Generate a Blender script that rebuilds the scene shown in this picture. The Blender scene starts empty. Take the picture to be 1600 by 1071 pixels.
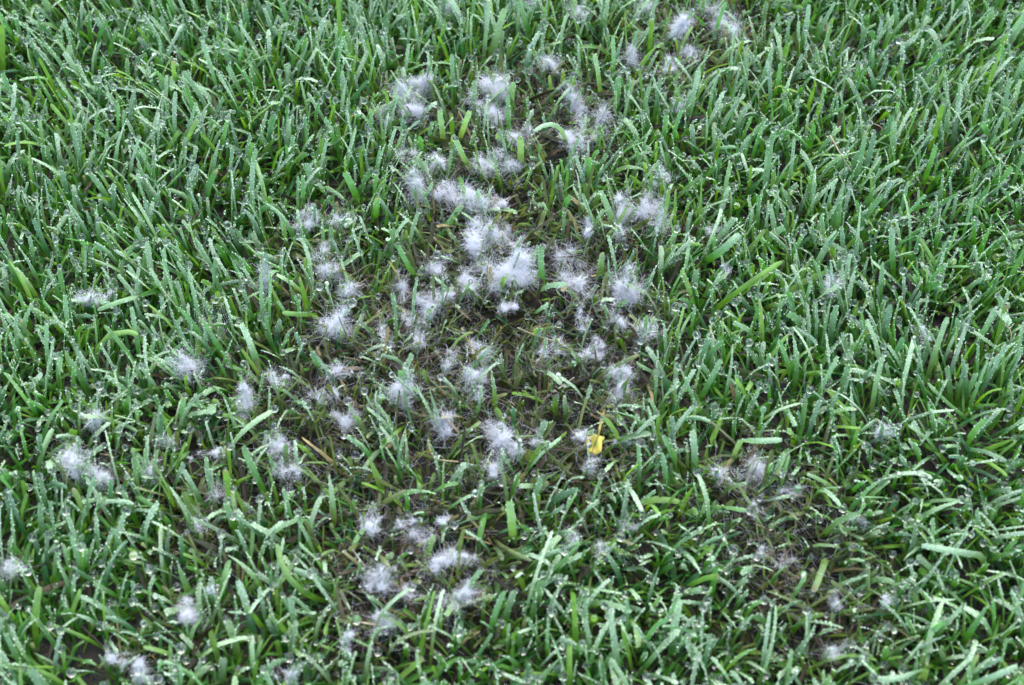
import bpy, math
import numpy as np
from mathutils import Vector

# ------------------------------------------------------------------ camera, sky, sun, exposure
scene = bpy.context.scene
COL = scene.collection
rng = np.random.default_rng(20240611)

PITCH = math.radians(52.0)
DIST = 0.575
FPX = 2300.0                       # focal length in pixels of the 1600 px wide photograph
cam_d = bpy.data.cameras.new('camera')
cam = bpy.data.objects.new('camera', cam_d)
COL.objects.link(cam)
CAM = np.array([0.0, -DIST * math.cos(PITCH), DIST * math.sin(PITCH)])
cam.location = CAM
cam.rotation_euler = (math.radians(90) - PITCH, 0, 0)
cam_d.sensor_width = 36.0
cam_d.lens = 36.0 * FPX / 1600.0
cam_d.clip_start = 0.005
cam_d.clip_end = 300.0
cam_d.dof.use_dof = True
cam_d.dof.focus_distance = 0.592
cam_d.dof.aperture_fstop = 14.0
scene.camera = cam

SUN_EL, SUN_AZ = math.radians(70), math.radians(20)     # azimuth from +Y towards +X
world = bpy.data.worlds.new('World')
scene.world = world
world.use_nodes = True
wn = world.node_tree
bg = wn.nodes['Background']
sky = wn.nodes.new('ShaderNodeTexSky')
sky.sky_type = 'NISHITA'
sky.sun_disc = False
sky.sun_elevation = SUN_EL
sky.sun_rotation = SUN_AZ
sky.air_density = 1.0
sky.dust_density = 2.0
sky.ozone_density = 1.0
wn.links.new(sky.outputs[0], bg.inputs[0])
bg.inputs[1].default_value = 0.13

sun_d = bpy.data.lights.new('sun', 'SUN')
sun = bpy.data.objects.new('sun', sun_d)
COL.objects.link(sun)
sun_d.energy = 1.1
sun_d.angle = math.radians(70)
sun_d.color = (1.0, 0.985, 0.96)
sd = Vector((math.sin(SUN_AZ) * math.cos(SUN_EL), math.cos(SUN_AZ) * math.cos(SUN_EL), math.sin(SUN_EL)))
sun.rotation_euler = sd.to_track_quat('Z', 'Y').to_euler()
sun.location = sd * 3

vs = scene.view_settings
vs.view_transform = 'Standard'
vs.look = 'None'
vs.exposure = 2.04
vs.gamma = 1.0
scene.render.engine = 'CYCLES'
scene.cycles.max_bounces = 10
scene.cycles.diffuse_bounces = 7
scene.cycles.glossy_bounces = 3
scene.cycles.transmission_bounces = 6
scene.cycles.transparent_max_bounces = 10
scene.cycles.caustics_reflective = False
scene.cycles.use_denoising = True
scene.cycles.use_adaptive_sampling = True
scene.cycles.adaptive_threshold = 0.01
scene.cycles.sample_clamp_indirect = 10.0

# ------------------------------------------------------------------ pixel -> place, place -> pixel
FW = np.array([0.0, math.cos(PITCH), -math.sin(PITCH)])
RT = np.array([1.0, 0.0, 0.0])
UP = np.array([0.0, math.sin(PITCH), math.cos(PITCH)])


def place(px, py, z=0.0):
    """the spot at height z that the photograph shows at (px, py)"""
    d = FW * FPX + RT * (px - 800.0) - UP * (py - 535.5)
    t = (z - CAM[2]) / d[2]
    return CAM + d * t


def project(p):
    q = np.asarray(p) - CAM
    dz = q @ FW
    return 800 + FPX * (q @ RT) / dz, 535.5 - FPX * (q @ UP) / dz, FPX / dz


# ------------------------------------------------------------------ smooth value noise
def vnoise(x, y, cell, seed):
    r = np.random.default_rng(seed)
    g = r.random((128, 128))
    u, v = np.asarray(x) / cell, np.asarray(y) / cell
    iu, iv = np.floor(u).astype(int), np.floor(v).astype(int)
    fu, fv = u - iu, v - iv
    fu, fv = fu * fu * (3 - 2 * fu), fv * fv * (3 - 2 * fv)
    a = g[iu % 128, iv % 128]; b = g[(iu + 1) % 128, iv % 128]
    c = g[iu % 128, (iv + 1) % 128]; d = g[(iu + 1) % 128, (iv + 1) % 128]
    return (a * (1 - fu) + b * fu) * (1 - fv) + (c * (1 - fu) + d * fu) * fv


def ground_h(x, y):
    return 0.0035 * (vnoise(x, y, 0.05, 3) - 0.5) + 0.006 * (vnoise(x, y, 0.21, 4) - 0.5)


# ------------------------------------------------------------------ materials
def mat(name):
    m = bpy.data.materials.new(name)
    m.use_nodes = True
    n = m.node_tree.nodes
    n.clear()
    out = n.new('ShaderNodeOutputMaterial')
    return m, n, m.node_tree.links, out


def blade_material(name, trans=0.35):
    m, n, l, out = mat(name)
    tint = n.new('ShaderNodeAttribute'); tint.attribute_name = 'tint'
    dew = n.new('ShaderNodeAttribute'); dew.attribute_name = 'dew'
    geo = n.new('ShaderNodeTexCoord')
    fine = n.new('ShaderNodeTexNoise'); fine.inputs['Scale'].default_value = 1900; fine.inputs['Detail'].default_value = 2
    mid = n.new('ShaderNodeTexNoise'); mid.inputs['Scale'].default_value = 260; mid.inputs['Detail'].default_value = 3
    vor = n.new('ShaderNodeTexVoronoi'); vor.inputs['Scale'].default_value = 2600
    for t in (fine, mid, vor):
        l.new(geo.outputs['Object'], t.inputs['Vector'])
    # mottling of the leaf itself
    mr = n.new('ShaderNodeMapRange'); mr.inputs[1].default_value = 0.3; mr.inputs[2].default_value = 0.7
    mr.inputs[3].default_value = 0.72; mr.inputs[4].default_value = 1.25
    l.new(mid.outputs['Fac'], mr.inputs[0])
    mul = n.new('ShaderNodeMixRGB'); mul.blend_type = 'MULTIPLY'; mul.inputs[0].default_value = 1
    l.new(tint.outputs['Color'], mul.inputs[1]); l.new(mr.outputs[0], mul.inputs[2])
    # film of minute dew beads: breaks up with a fine grain
    gr = n.new('ShaderNodeMapRange'); gr.inputs[1].default_value = 0.33; gr.inputs[2].default_value = 0.62
    gr.inputs[3].default_value = 0.35; gr.inputs[4].default_value = 1.1
    l.new(fine.outputs['Fac'], gr.inputs[0])
    df = n.new('ShaderNodeMath'); df.operation = 'MULTIPLY'; df.use_clamp = True
    l.new(dew.outputs['Fac'], df.inputs[0]); l.new(gr.outputs[0], df.inputs[1])
    coat = n.new('ShaderNodeMixRGB'); coat.inputs[2].default_value = (0.57, 0.75, 0.51, 1)
    l.new(df.outputs[0], coat.inputs[0]); l.new(mul.outputs[0], coat.inputs[1])
    bump = n.new('ShaderNodeBump'); bump.inputs['Strength'].default_value = 0.6; bump.inputs['Distance'].default_value = 0.0003
    l.new(vor.outputs['Distance'], bump.inputs['Height'])
    p = n.new('ShaderNodeBsdfPrincipled')
    p.inputs['Roughness'].default_value = 0.42
    p.inputs['Specular IOR Level'].default_value = 0.45
    l.new(coat.outputs[0], p.inputs['Base Color']); l.new(bump.outputs[0], p.inputs['Normal'])
    tr = n.new('ShaderNodeBsdfTranslucent')
    tc = n.new('ShaderNodeMixRGB'); tc.blend_type = 'MULTIPLY'; tc.inputs[0].default_value = 1
    tc.inputs[2].default_value = (1.7, 1.7, 0.7, 1)
    l.new(mul.outputs[0], tc.inputs[1]); l.new(tc.outputs[0], tr.inputs['Color'])
    mix = n.new('ShaderNodeMixShader'); mix.inputs[0].default_value = trans
    l.new(p.outputs[0], mix.inputs[1]); l.new(tr.outputs[0], mix.inputs[2])
    l.new(mix.outputs[0], out.inputs[0])
    return m


M_BLADE = blade_material('grass blade')

m, n, l, out = mat('soil and thatch')
tc = n.new('ShaderNodeTexCoord')
n1 = n.new('ShaderNodeTexNoise'); n1.inputs['Scale'].default_value = 170; n1.inputs['Detail'].default_value = 8
n2 = n.new('ShaderNodeTexNoise'); n2.inputs['Scale'].default_value = 900; n2.inputs['Detail'].default_value = 4
l.new(tc.outputs['Object'], n1.inputs['Vector']); l.new(tc.outputs['Object'], n2.inputs['Vector'])
rp = n.new('ShaderNodeValToRGB')
rp.color_ramp.elements[0].position = 0.35; rp.color_ramp.elements[0].color = (0.008, 0.008, 0.006, 1)
rp.color_ramp.elements[1].position = 0.7; rp.color_ramp.elements[1].color = (0.026, 0.021, 0.014, 1)
l.new(n1.outputs['Fac'], rp.inputs[0])
bp = n.new('ShaderNodeBump'); bp.inputs['Strength'].default_value = 1.0; bp.inputs['Distance'].default_value = 0.002
l.new(n2.outputs['Fac'], bp.inputs['Height'])
p = n.new('ShaderNodeBsdfPrincipled'); p.inputs['Roughness'].default_value = 0.85
l.new(rp.outputs[0], p.inputs['Base Color']); l.new(bp.outputs[0], p.inputs['Normal'])
l.new(p.outputs[0], out.inputs[0])
M_SOIL = m

m, n, l, out = mat('water drop')
p = n.new('ShaderNodeBsdfPrincipled')
p.inputs['Base Color'].default_value = (1, 1, 1, 1)
p.inputs['Roughness'].default_value = 0.0
p.inputs['IOR'].default_value = 1.333
p.inputs['Transmission Weight'].default_value = 1.0
l.new(p.outputs[0], out.inputs[0])
M_WATER = m

m, n, l, out = mat('fine dew')
p = n.new('ShaderNodeBsdfPrincipled')
p.inputs['Base Color'].default_value = (0.66, 0.78, 0.56, 1)
p.inputs['Roughness'].default_value = 0.4
p.inputs['IOR'].default_value = 1.333
p.inputs['Transmission Weight'].default_value = 0.25
l.new(p.outputs[0], out.inputs[0])
M_DEW = m

m, n, l, out = mat('cottony mould')
tc = n.new('ShaderNodeTexCoord')
nz = n.new('ShaderNodeTexNoise'); nz.inputs['Scale'].default_value = 350
l.new(tc.outputs['Object'], nz.inputs['Vector'])
rp = n.new('ShaderNodeValToRGB')
rp.color_ramp.elements[0].position = 0.3; rp.color_ramp.elements[0].color = (0.89, 0.895, 0.925, 1)
rp.color_ramp.elements[1].position = 0.65; rp.color_ramp.elements[1].color = (0.95, 0.955, 0.98, 1)
l.new(nz.outputs['Fac'], rp.inputs[0])
df = n.new('ShaderNodeBsdfDiffuse'); tr = n.new('ShaderNodeBsdfTranslucent')
l.new(rp.outputs[0], df.inputs[0]); l.new(rp.outputs[0], tr.inputs[0])
mx = n.new('ShaderNodeMixShader'); mx.inputs[0].default_value = 0.45
l.new(df.outputs[0], mx.inputs[1]); l.new(tr.outputs[0], mx.inputs[2]); l.new(mx.outputs[0], out.inputs[0])
M_MOULD = m


def straw_material(name, c0, c1):
    m, n, l, out = mat(name)
    tc = n.new('ShaderNodeTexCoord')
    nz = n.new('ShaderNodeTexNoise'); nz.inputs['Scale'].default_value = 420; nz.inputs['Detail'].default_value = 4
    l.new(tc.outputs['Object'], nz.inputs['Vector'])
    rp = n.new('ShaderNodeValToRGB')
    rp.color_ramp.elements[0].position = 0.33; rp.color_ramp.elements[0].color = (*c0, 1)
    rp.color_ramp.elements[1].position = 0.66; rp.color_ramp.elements[1].color = (*c1, 1)
    l.new(nz.outputs['Fac'], rp.inputs[0])
    p = n.new('ShaderNodeBsdfPrincipled'); p.inputs['Roughness'].default_value = 0.6
    l.new(rp.outputs[0], p.inputs['Base Color']); l.new(p.outputs[0], out.inputs[0])
    return m


M_TAN = straw_material('tan straw', (0.20, 0.155, 0.08), (0.38, 0.31, 0.19))
M_ORANGE = straw_material('orange brown straw', (0.13, 0.055, 0.018), (0.27, 0.13, 0.04))
M_PALE = straw_material('bleached straw', (0.30, 0.24, 0.18), (0.50, 0.43, 0.36))
M_YELLOW = straw_material('yellow leaf', (0.30, 0.34, 0.07), (0.60, 0.43, 0.05))
M_SHEATH = straw_material('leaf sheath', (0.10, 0.16, 0.05), (0.22, 0.26, 0.10))
M_OLIVE = straw_material('olive stalk', (0.14, 0.13, 0.03), (0.30, 0.24, 0.06))


def new_mesh(name, verts, faces, material, tint=None, dew=None, smooth=True):
    """verts (n,3); faces (m,k) with k constant, or a list"""
    me = bpy.data.meshes.new(name)
    verts = np.asarray(verts, dtype=np.float32)
    if isinstance(faces, np.ndarray):
        k = faces.shape[1]
        me.vertices.add(len(verts)); me.vertices.foreach_set('co', verts.ravel())
        me.loops.add(faces.size); me.loops.foreach_set('vertex_index', faces.astype(np.int32).ravel())
        me.polygons.add(len(faces))
        me.polygons.foreach_set('loop_start', (np.arange(len(faces)) * k).astype(np.int32))
        if smooth:
            me.polygons.foreach_set('use_smooth', np.ones(len(faces), dtype=bool))
    else:
        me.from_pydata(verts.tolist(), [], faces)
        if smooth:
            me.polygons.foreach_set('use_smooth', np.ones(len(me.polygons), dtype=bool))
    if tint is not None:
        a = me.attributes.new('tint', 'FLOAT_COLOR', 'POINT')
        c = np.ones((len(verts), 4), dtype=np.float32); c[:, :3] = tint
        a.data.foreach_set('color', c.ravel())
    if dew is not None:
        a = me.attributes.new('dew', 'FLOAT', 'POINT')
        a.data.foreach_set('value', np.asarray(dew, dtype=np.float32).ravel())
    me.update()
    if material:
        me.materials.append(material)
    return me


def link(name, me, parent=None, loc=None):
    o = bpy.data.objects.new(name, me)
    COL.objects.link(o)
    if parent is not None:
        o.parent = parent
    if loc is not None:
        o.location = loc
    return o


def tag(o, label=None, cat=None, group=None, kind=None):
    if label: o['label'] = label
    if cat: o['category'] = cat
    if group: o['group'] = group
    if kind: o['kind'] = kind
    return o


# ------------------------------------------------------------------ ground sheet
ax = np.concatenate([[-80, -20, -5, -2, -1.2], np.linspace(-0.8, 0.8, 97), [1.2, 2, 5, 20, 80]])
gx, gy = np.meshgrid(ax, ax, indexing='ij')
gz = np.where((abs(gx) < 1) & (abs(gy) < 1), ground_h(gx, gy) + 0.0012 * (rng.random(gx.shape) - 0.5), 0)
N = len(ax)
ii, jj = np.meshgrid(np.arange(N - 1), np.arange(N - 1), indexing='ij')
q = np.stack([ii * N + jj, (ii + 1) * N + jj, (ii + 1) * N + jj + 1, ii * N + jj + 1], -1).reshape(-1, 4)
g = link('ground', new_mesh('ground', np.stack([gx, gy, gz], -1).reshape(-1, 3), q, M_SOIL))
tag(g, 'dark damp soil under the turf', 'ground', kind='structure')

# ------------------------------------------------------------------ where the mould sits (photo px: x, y, half width, half height, density)
TUFTS = [
 (690,12,22,12,'M'),(820,8,20,12,'L'),(903,12,22,14,'M'),(1010,12,20,14,'L'),(1060,38,19,22,'D'),(1135,42,30,20,'M'),(1105,12,22,12,'L'),
 (1048,97,16,16,'M'),(1077,82,24,12,'M'),(985,92,18,22,'L'),(866,97,25,14,'M'),(630,138,20,16,'D'),(657,132,25,18,'D'),(773,128,27,24,'D'),
 (650,178,28,20,'D'),(893,143,18,26,'M'),(600,184,18,20,'M'),(764,182,30,16,'M'),(742,160,22,14,'L'),(805,213,30,14,'M'),(888,218,32,17,'D'),
 (902,186,20,24,'L'),(940,192,22,24,'L'),(1062,166,18,14,'L'),(772,256,36,20,'M'),(636,240,20,14,'L'),(681,250,14,28,'M'),(653,296,22,32,'M'),
 (692,303,20,17,'D'),(736,308,33,25,'D'),(781,318,18,11,'M'),(741,351,18,16,'M'),(742,388,22,34,'D'),(777,364,17,26,'D'),(795,372,24,14,'L'),
 (780,431,29,25,'D'),(816,415,26,29,'D'),(733,440,26,20,'M'),(690,420,18,18,'M'),(668,473,33,18,'D'),(652,497,24,15,'M'),(703,461,14,10,'D'),
 (650,526,13,20,'M'),(970,336,20,44,'D'),(1010,325,24,26,'M'),(1033,346,20,20,'L'),(915,351,12,15,'D'),(1116,358,11,10,'M'),(1036,276,30,13,'M'),
 (481,345,19,22,'M'),(530,342,22,14,'L'),(508,418,28,17,'M'),(505,390,18,12,'M'),(547,455,21,19,'M'),(410,430,14,28,'M'),(520,500,36,26,'M'),
 (600,520,14,26,'L'),(630,450,17,26,'L'),(150,458,36,15,'M'),(880,411,28,24,'L'),(907,442,26,26,'L'),(981,446,26,32,'M'),(968,498,16,16,'D'),
 (908,496,10,22,'M'),(1010,517,24,20,'M'),(797,481,22,10,'D'),(918,546,42,15,'M'),(966,577,18,30,'M'),(971,611,26,17,'M'),(746,546,22,18,'L'),
 (742,596,26,22,'M'),(856,545,24,16,'L'),(700,560,18,20,'L'),(300,570,28,25,'M'),(382,621,17,28,'D'),(438,590,21,16,'M'),(528,576,25,14,'M'),
 (500,617,28,13,'M'),(630,606,25,23,'D'),(538,656,17,18,'D'),(695,661,20,28,'M'),(151,661,18,24,'M'),(112,716,24,23,'D'),(157,746,22,19,'D'),
 (235,736,15,20,'M'),(325,711,28,11,'M'),(258,690,26,14,'L'),(440,701,30,20,'M'),(455,739,26,16,'M'),(776,690,28,27,'D'),(802,701,18,15,'D'),
 (771,736,15,22,'M'),(836,691,12,11,'M'),(910,683,17,11,'D'),(972,692,20,9,'M'),(922,727,22,13,'M'),(586,813,26,19,'M'),(626,816,24,11,'L'),
 (688,808,13,15,'M'),(664,842,20,18,'L'),(691,875,22,19,'D'),(735,866,16,13,'M'),(592,910,29,23,'M'),(733,927,24,15,'D'),(600,980,18,17,'D'),
 (545,995,14,24,'M'),(450,1055,22,14,'M'),(180,1030,18,11,'D'),(222,1046,20,20,'D'),(294,954,20,22,'D'),(331,920,13,11,'M'),(10,886,24,17,'M'),
 (306,826,18,14,'L'),(336,767,20,16,'L'),(891,838,14,14,'L'),(940,862,14,13,'M'),(978,818,18,12,'L'),(1125,738,20,22,'L'),(1176,738,24,28,'M'),
 (1186,800,26,13,'L'),(1196,866,22,11,'M'),(1380,670,28,13,'M'),(1298,936,13,24,'L'),(1378,939,21,11,'M'),(1304,1016,22,18,'L'),(1227,878,16,12,'L'),
 (1446,520,9,13,'M'),(1300,442,22,16,'M'),(1137,425,8,14,'L'),(1342,815,16,10,'L'),(1240,772,18,14,'L'),(700,940,26,16,'L'),(640,935,22,18,'L'),
]
TZ = 0.0160
tuft_xy = np.array([place(t[0], t[1], TZ)[:2] for t in TUFTS])
tuft_w = np.array([{'D': 1.0, 'M': 0.8, 'L': 0.55}[t[4]] for t in TUFTS])
BARE = [(820, 590, 0.030, 1.3), (780, 620, 0.022, 1.0), (700, 520, 0.030, .8), (860, 170, 0.024, .9), (820, 330, .020, .6), (500, 720, .018, .8), (520, 660, .016, .6), (1140, 70, .030, 1.0),
        (600, 880, .018, .8), (860, 480, .03, .7), (1190, 760, .020, .9), (1260, 960, .022, .8), (330, 850, .014, .5), (660, 900, .014, .6), (500, 340, .014, .6), (460, 560, .016, .4)]
bare_xy = np.array([place(b[0], b[1], 0.004)[:2] for b in BARE])


def disease(x, y):
    """0 in healthy turf, about 1 where the mould has killed it"""
    x = np.asarray(x, float); y = np.asarray(y, float)
    s = np.zeros_like(x)
    for (tx, ty), w in zip(tuft_xy, tuft_w):
        s += 0.42 * w * np.exp(-((x - tx) ** 2 + (y - ty) ** 2) / (2 * 0.011 ** 2))
    for (bx, by), b in zip(bare_xy, BARE):
        s += 0.8 * b[3] * np.exp(-((x - bx) ** 2 + (y - by) ** 2) / (2 * b[2] ** 2))
    return np.clip(s, 0, 1.6)


# ------------------------------------------------------------------ grass blades
ROWS = 10
SV = np.array([0, .12, .26, .40, .54, .67, .79, .89, .96, 1.0])


def blades(P, rows=SV, cross=3):
    """P: dict of per-blade arrays -> centre line, vertices (n, rows, cross, 3), normals"""
    n = len(P['x']); S = len(rows)
    s = rows[None, :]
    th = P['t0'][:, None] + P['k'][:, None] * s ** P['pw'][:, None]
    az = P['az'][:, None] + P['swirl'][:, None] * s
    T = np.stack([np.sin(th) * np.sin(az), np.sin(th) * np.cos(az), np.cos(th)], -1)
    ds = np.diff(rows)
    mid = 0.5 * (T[:, 1:] + T[:, :-1]) * ds[None, :, None] * P['L'][:, None, None]
    C = np.concatenate([np.zeros((n, 1, 3)), np.cumsum(mid, 1)], 1)
    C += np.stack([P['x'], P['y'], P['z']], -1)[:, None, :]
    # never below the ground
    C[..., 2] = np.maximum(C[..., 2], P['z'][:, None] - 0.002 + 0.004 * s)
    H = np.stack([np.cos(az), -np.sin(az), np.zeros_like(az)], -1)
    Nn = np.cross(T, H)
    tw = P['tw0'][:, None] + P['tw'][:, None] * s
    B = H * np.cos(tw)[..., None] + Nn * np.sin(tw)[..., None]
    Q = np.cross(T, B)
    blunt = P['blunt'][:, None]
    prof_blunt = np.interp(rows, [0, .15, .4, .9, .97, 1], [.62, .85, 1, .93, .84, .52])[None]
    prof_pt = np.interp(rows, [0, .15, .4, .7, .9, 1], [.6, .85, 1, .75, .34, .03])[None]
    w = (prof_blunt * blunt + prof_pt * (1 - blunt)) * P['W'][:, None] * (1 + 0.07 * np.sin(s * 9 + P['az'][:, None] * 5))
    f = P['fold'][:, None]
    off = np.linspace(-.5, .5, cross)
    V = C[:, :, None, :] + B[:, :, None, :] * (w[..., None, None] * off[None, None, :, None] * np.cos(f)[..., None, None])
    V = V + Q[:, :, None, :] * (w[..., None, None] * np.abs(off)[None, None, :, None] * np.sin(f)[..., None, None])
    return C, T, B, V, w


def grid_faces(n, S, cross):
    base = (np.arange(n) * S * cross)[:, None, None]
    r, c = np.meshgrid(np.arange(S - 1), np.arange(cross - 1), indexing='ij')
    a = (r * cross + c)[None] + base
    return np.stack([a, a + 1, a + cross + 1, a + cross], -1).reshape(-1, 4)


GREEN = np.array([0.058, 0.200, 0.016]); YGREEN = np.array([0.135, 0.29, 0.020]); BLUEG = np.array([0.034, 0.150, 0.036])
OLIVE = np.array([0.110, 0.140, 0.036]); TAN = np.array([0.30, 0.235, 0.11]); BROWN = np.array([0.095, 0.066, 0.034])


def make_shoots(x, y, low=False):
    """returns dict of blade parameters with shoot index"""
    n = len(x)
    d = disease(x, y)
    vig = vnoise(x, y, 0.035, 11)
    nb = rng.choice([2, 3, 4], n, p=[.35, .45, .2]) if not low else np.full(n, 2)
    si = np.repeat(np.arange(n), nb)
    m_ = len(si)
    rank = np.concatenate([np.arange(k) for k in nb])
    dd = d[si]
    u = rng.random(m_)
    hgt = np.where(rank == 0, rng.normal(0.0258, 0.0050, m_), rng.normal(0.020, 0.006, m_))
    hgt *= (0.86 + 0.28 * vig[si])
    dead = rng.random(m_) < np.clip(0.66 * dd - 0.18, 0, .64)
    hgt = np.where(dead, hgt * rng.uniform(.5, .95, m_), hgt * (1 - 0.13 * np.clip(dd, 0, 1)))
    hgt = np.clip(hgt, 0.008, 0.042)
    az0 = rng.uniform(0, 2 * np.pi, n)
    az = az0[si] + rank * 2.3 + rng.normal(0, .5, m_)
    t0 = np.abs(rng.normal(0.0, .19, m_)) + 0.09 * rank
    k = np.abs(rng.normal(0.18, .42, m_)) + 0.12 * rank
    arch = rng.random(m_) < 0.11 + .14 * np.clip((.0 - y[si]) / .1, 0, 1)
    k = np.where(arch, rng.uniform(0.9, 2.2, m_), k)
    lay = rng.random(m_) < np.where(rank >= 2, .55, .08)
    t0 = np.where(lay, rng.uniform(.5, 1.15, m_), t0)
    t0 = np.where(dead, rng.uniform(.05, .95, m_), t0)
    # neighbourhoods that lean the same way; the mower left the right side leaning right, the left side left
    lx = 0.40 * (vnoise(x, y, 0.03, 21) - .5) + .05 * np.clip(x / 0.25, -1, 1)
    ly = 0.40 * (vnoise(x, y, 0.03, 22) - .5) + .04
    vx = np.sin(az) * np.tan(np.minimum(t0, 1.3)) + lx[si]
    vy = np.cos(az) * np.tan(np.minimum(t0, 1.3)) + ly[si]
    t0n = np.arctan(np.hypot(vx, vy)); azn = np.arctan2(vx, vy)
    W = np.clip(np.where(rank == 0, rng.normal(.00225, .00038, m_), rng.normal(.0018, .0004, m_)), .0010, .0031)
    thin = rng.random(m_) < np.where(rank == 0, .12, .32)
    W = np.where(thin, W * .55, W)
    W = np.where(dead, W * .8, W)
    jit = np.where(rank[:, None] > 0, rng.normal(0, .0012, (m_, 2)), 0)
    P = dict(si=si, rank=rank, x=x[si] + jit[:, 0], y=y[si] + jit[:, 1], L=hgt, az=azn, t0=t0n, k=k,
             pw=rng.uniform(1.0, 2.6, m_), swirl=rng.normal(0, .45, m_), W=W,
             tw0=rng.normal(0, .5, m_), tw=rng.normal(0, .7, m_), fold=rng.uniform(.2, .95, m_),
             blunt=(rng.random(m_) < .74).astype(float), dead=dead, d=dd, arch=arch | (k > .8))
    P['z'] = ground_h(P['x'], P['y']) - 0.001
    # pigment
    base = GREEN[None] * rng.uniform(.72, 1.25, (m_, 1)) * rng.uniform(.88, 1.12, (m_, 3))
    yg = rng.random(m_) < .16 + .1 * np.clip(dd, 0, 1)
    base = np.where(yg[:, None], YGREEN * rng.uniform(.8, 1.2, (m_, 1)), base)
    bgm = (rank >= 2) | (rng.random(m_) < .15)
    base = np.where((bgm & ~yg)[:, None], BLUEG * rng.uniform(.6, 1.1, (m_, 1)), base)
    dk = rng.random(m_)[:, None]
    dcol = np.where(dk < .80, OLIVE, np.where(dk < .88, TAN, BROWN)) * rng.uniform(.7, 1.3, (m_, 1))
    base = np.where(dead[:, None], dcol, base)
    sick = (~dead) & (rng.random(m_) < .5 * np.clip(dd, 0, 1))
    base = np.where(sick[:, None], .55 * base + .45 * OLIVE, base)
    P['base'] = base
    P['yg'] = yg & ~dead
    P['wet'] = np.where(dead, rng.uniform(.0, .3, m_), np.clip(rng.normal(.80, .22, m_), .08, 1.0)) * np.where(yg & (rng.random(m_) < .6), .25, 1)
    P['tipburn'] = rng.random(m_) < .10
    return P


def paint(P, C, S=SV):
    """pigment along the blade and how much dew film it carries"""
    n, R = len(P['x']), len(S)
    s = S[None, :, None]
    base = P['base'][:, None, :]
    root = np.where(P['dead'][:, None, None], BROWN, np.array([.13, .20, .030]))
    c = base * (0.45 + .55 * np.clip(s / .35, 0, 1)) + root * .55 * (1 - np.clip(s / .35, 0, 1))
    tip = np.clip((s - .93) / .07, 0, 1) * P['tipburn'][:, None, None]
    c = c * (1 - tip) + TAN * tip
    hz = C[..., 2] - P['z'][:, None]
    dew = P['wet'][:, None] * np.clip((hz - .009) / .010, 0, 1) * (.45 + .55 * np.clip((S[None, :] - .25) / .5, 0, 1))
    return c, dew


def shoots_grid(x0, x1, y0, y1, per_m2):
    step = 1 / math.sqrt(per_m2)
    xs, ys = np.meshgrid(np.arange(x0, x1, step), np.arange(y0, y1, step), indexing='ij')
    xs = xs.ravel() + rng.uniform(-.75, .75, xs.size) * step
    ys = ys.ravel() + rng.uniform(-.75, .75, ys.size) * step
    return xs, ys


X0, X1, Y0, Y1 = -.36, .36, -.24, .34
sx, sy = shoots_grid(X0, X1, Y0, Y1, 29500)
keep = rng.random(len(sx)) > np.clip(.12 * disease(sx, sy) - .06, 0, .14)
sx, sy = sx[keep], sy[keep]
# shoots that carry the tufts
cx, cy = [], []
for (tx, ty), t in zip(tuft_xy, TUFTS):
    for _ in range(2):
        cx.append(tx + rng.normal(0, .003)); cy.append(ty + rng.normal(-.001, .003))
sx = np.concatenate([sx, cx]); sy = np.concatenate([sy, cy])
P = make_shoots(sx, sy)
NSH = len(sx)
# a low layer of thin young blades that closes the gaps
ux0, uy0 = shoots_grid(X0, X1, Y0, Y1, 32000)
kq = rng.random(len(ux0)) > np.clip(.40 * disease(ux0, uy0), 0, .45)
PU = make_shoots(ux0[kq], uy0[kq], low=True)
for key_ in ('L',):
    PU[key_] = PU[key_] * .62
PU['W'] = PU['W'] * .66
PU['wet'] = PU['wet'] * .2
PU['t0'] = np.clip(PU['t0'] + rng.uniform(.1, .8, len(PU['t0'])), 0, 1.4)
PU['si'] = PU['si'] + len(sx)
sx = np.concatenate([sx, ux0[kq]]); sy = np.concatenate([sy, uy0[kq]])
P = {k_: np.concatenate([P[k_], PU[k_]]) for k_ in P}
C, T, B, V, Wd = blades(P)
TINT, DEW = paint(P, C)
NB0, NS0 = len(P['x']), len(sx)

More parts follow.
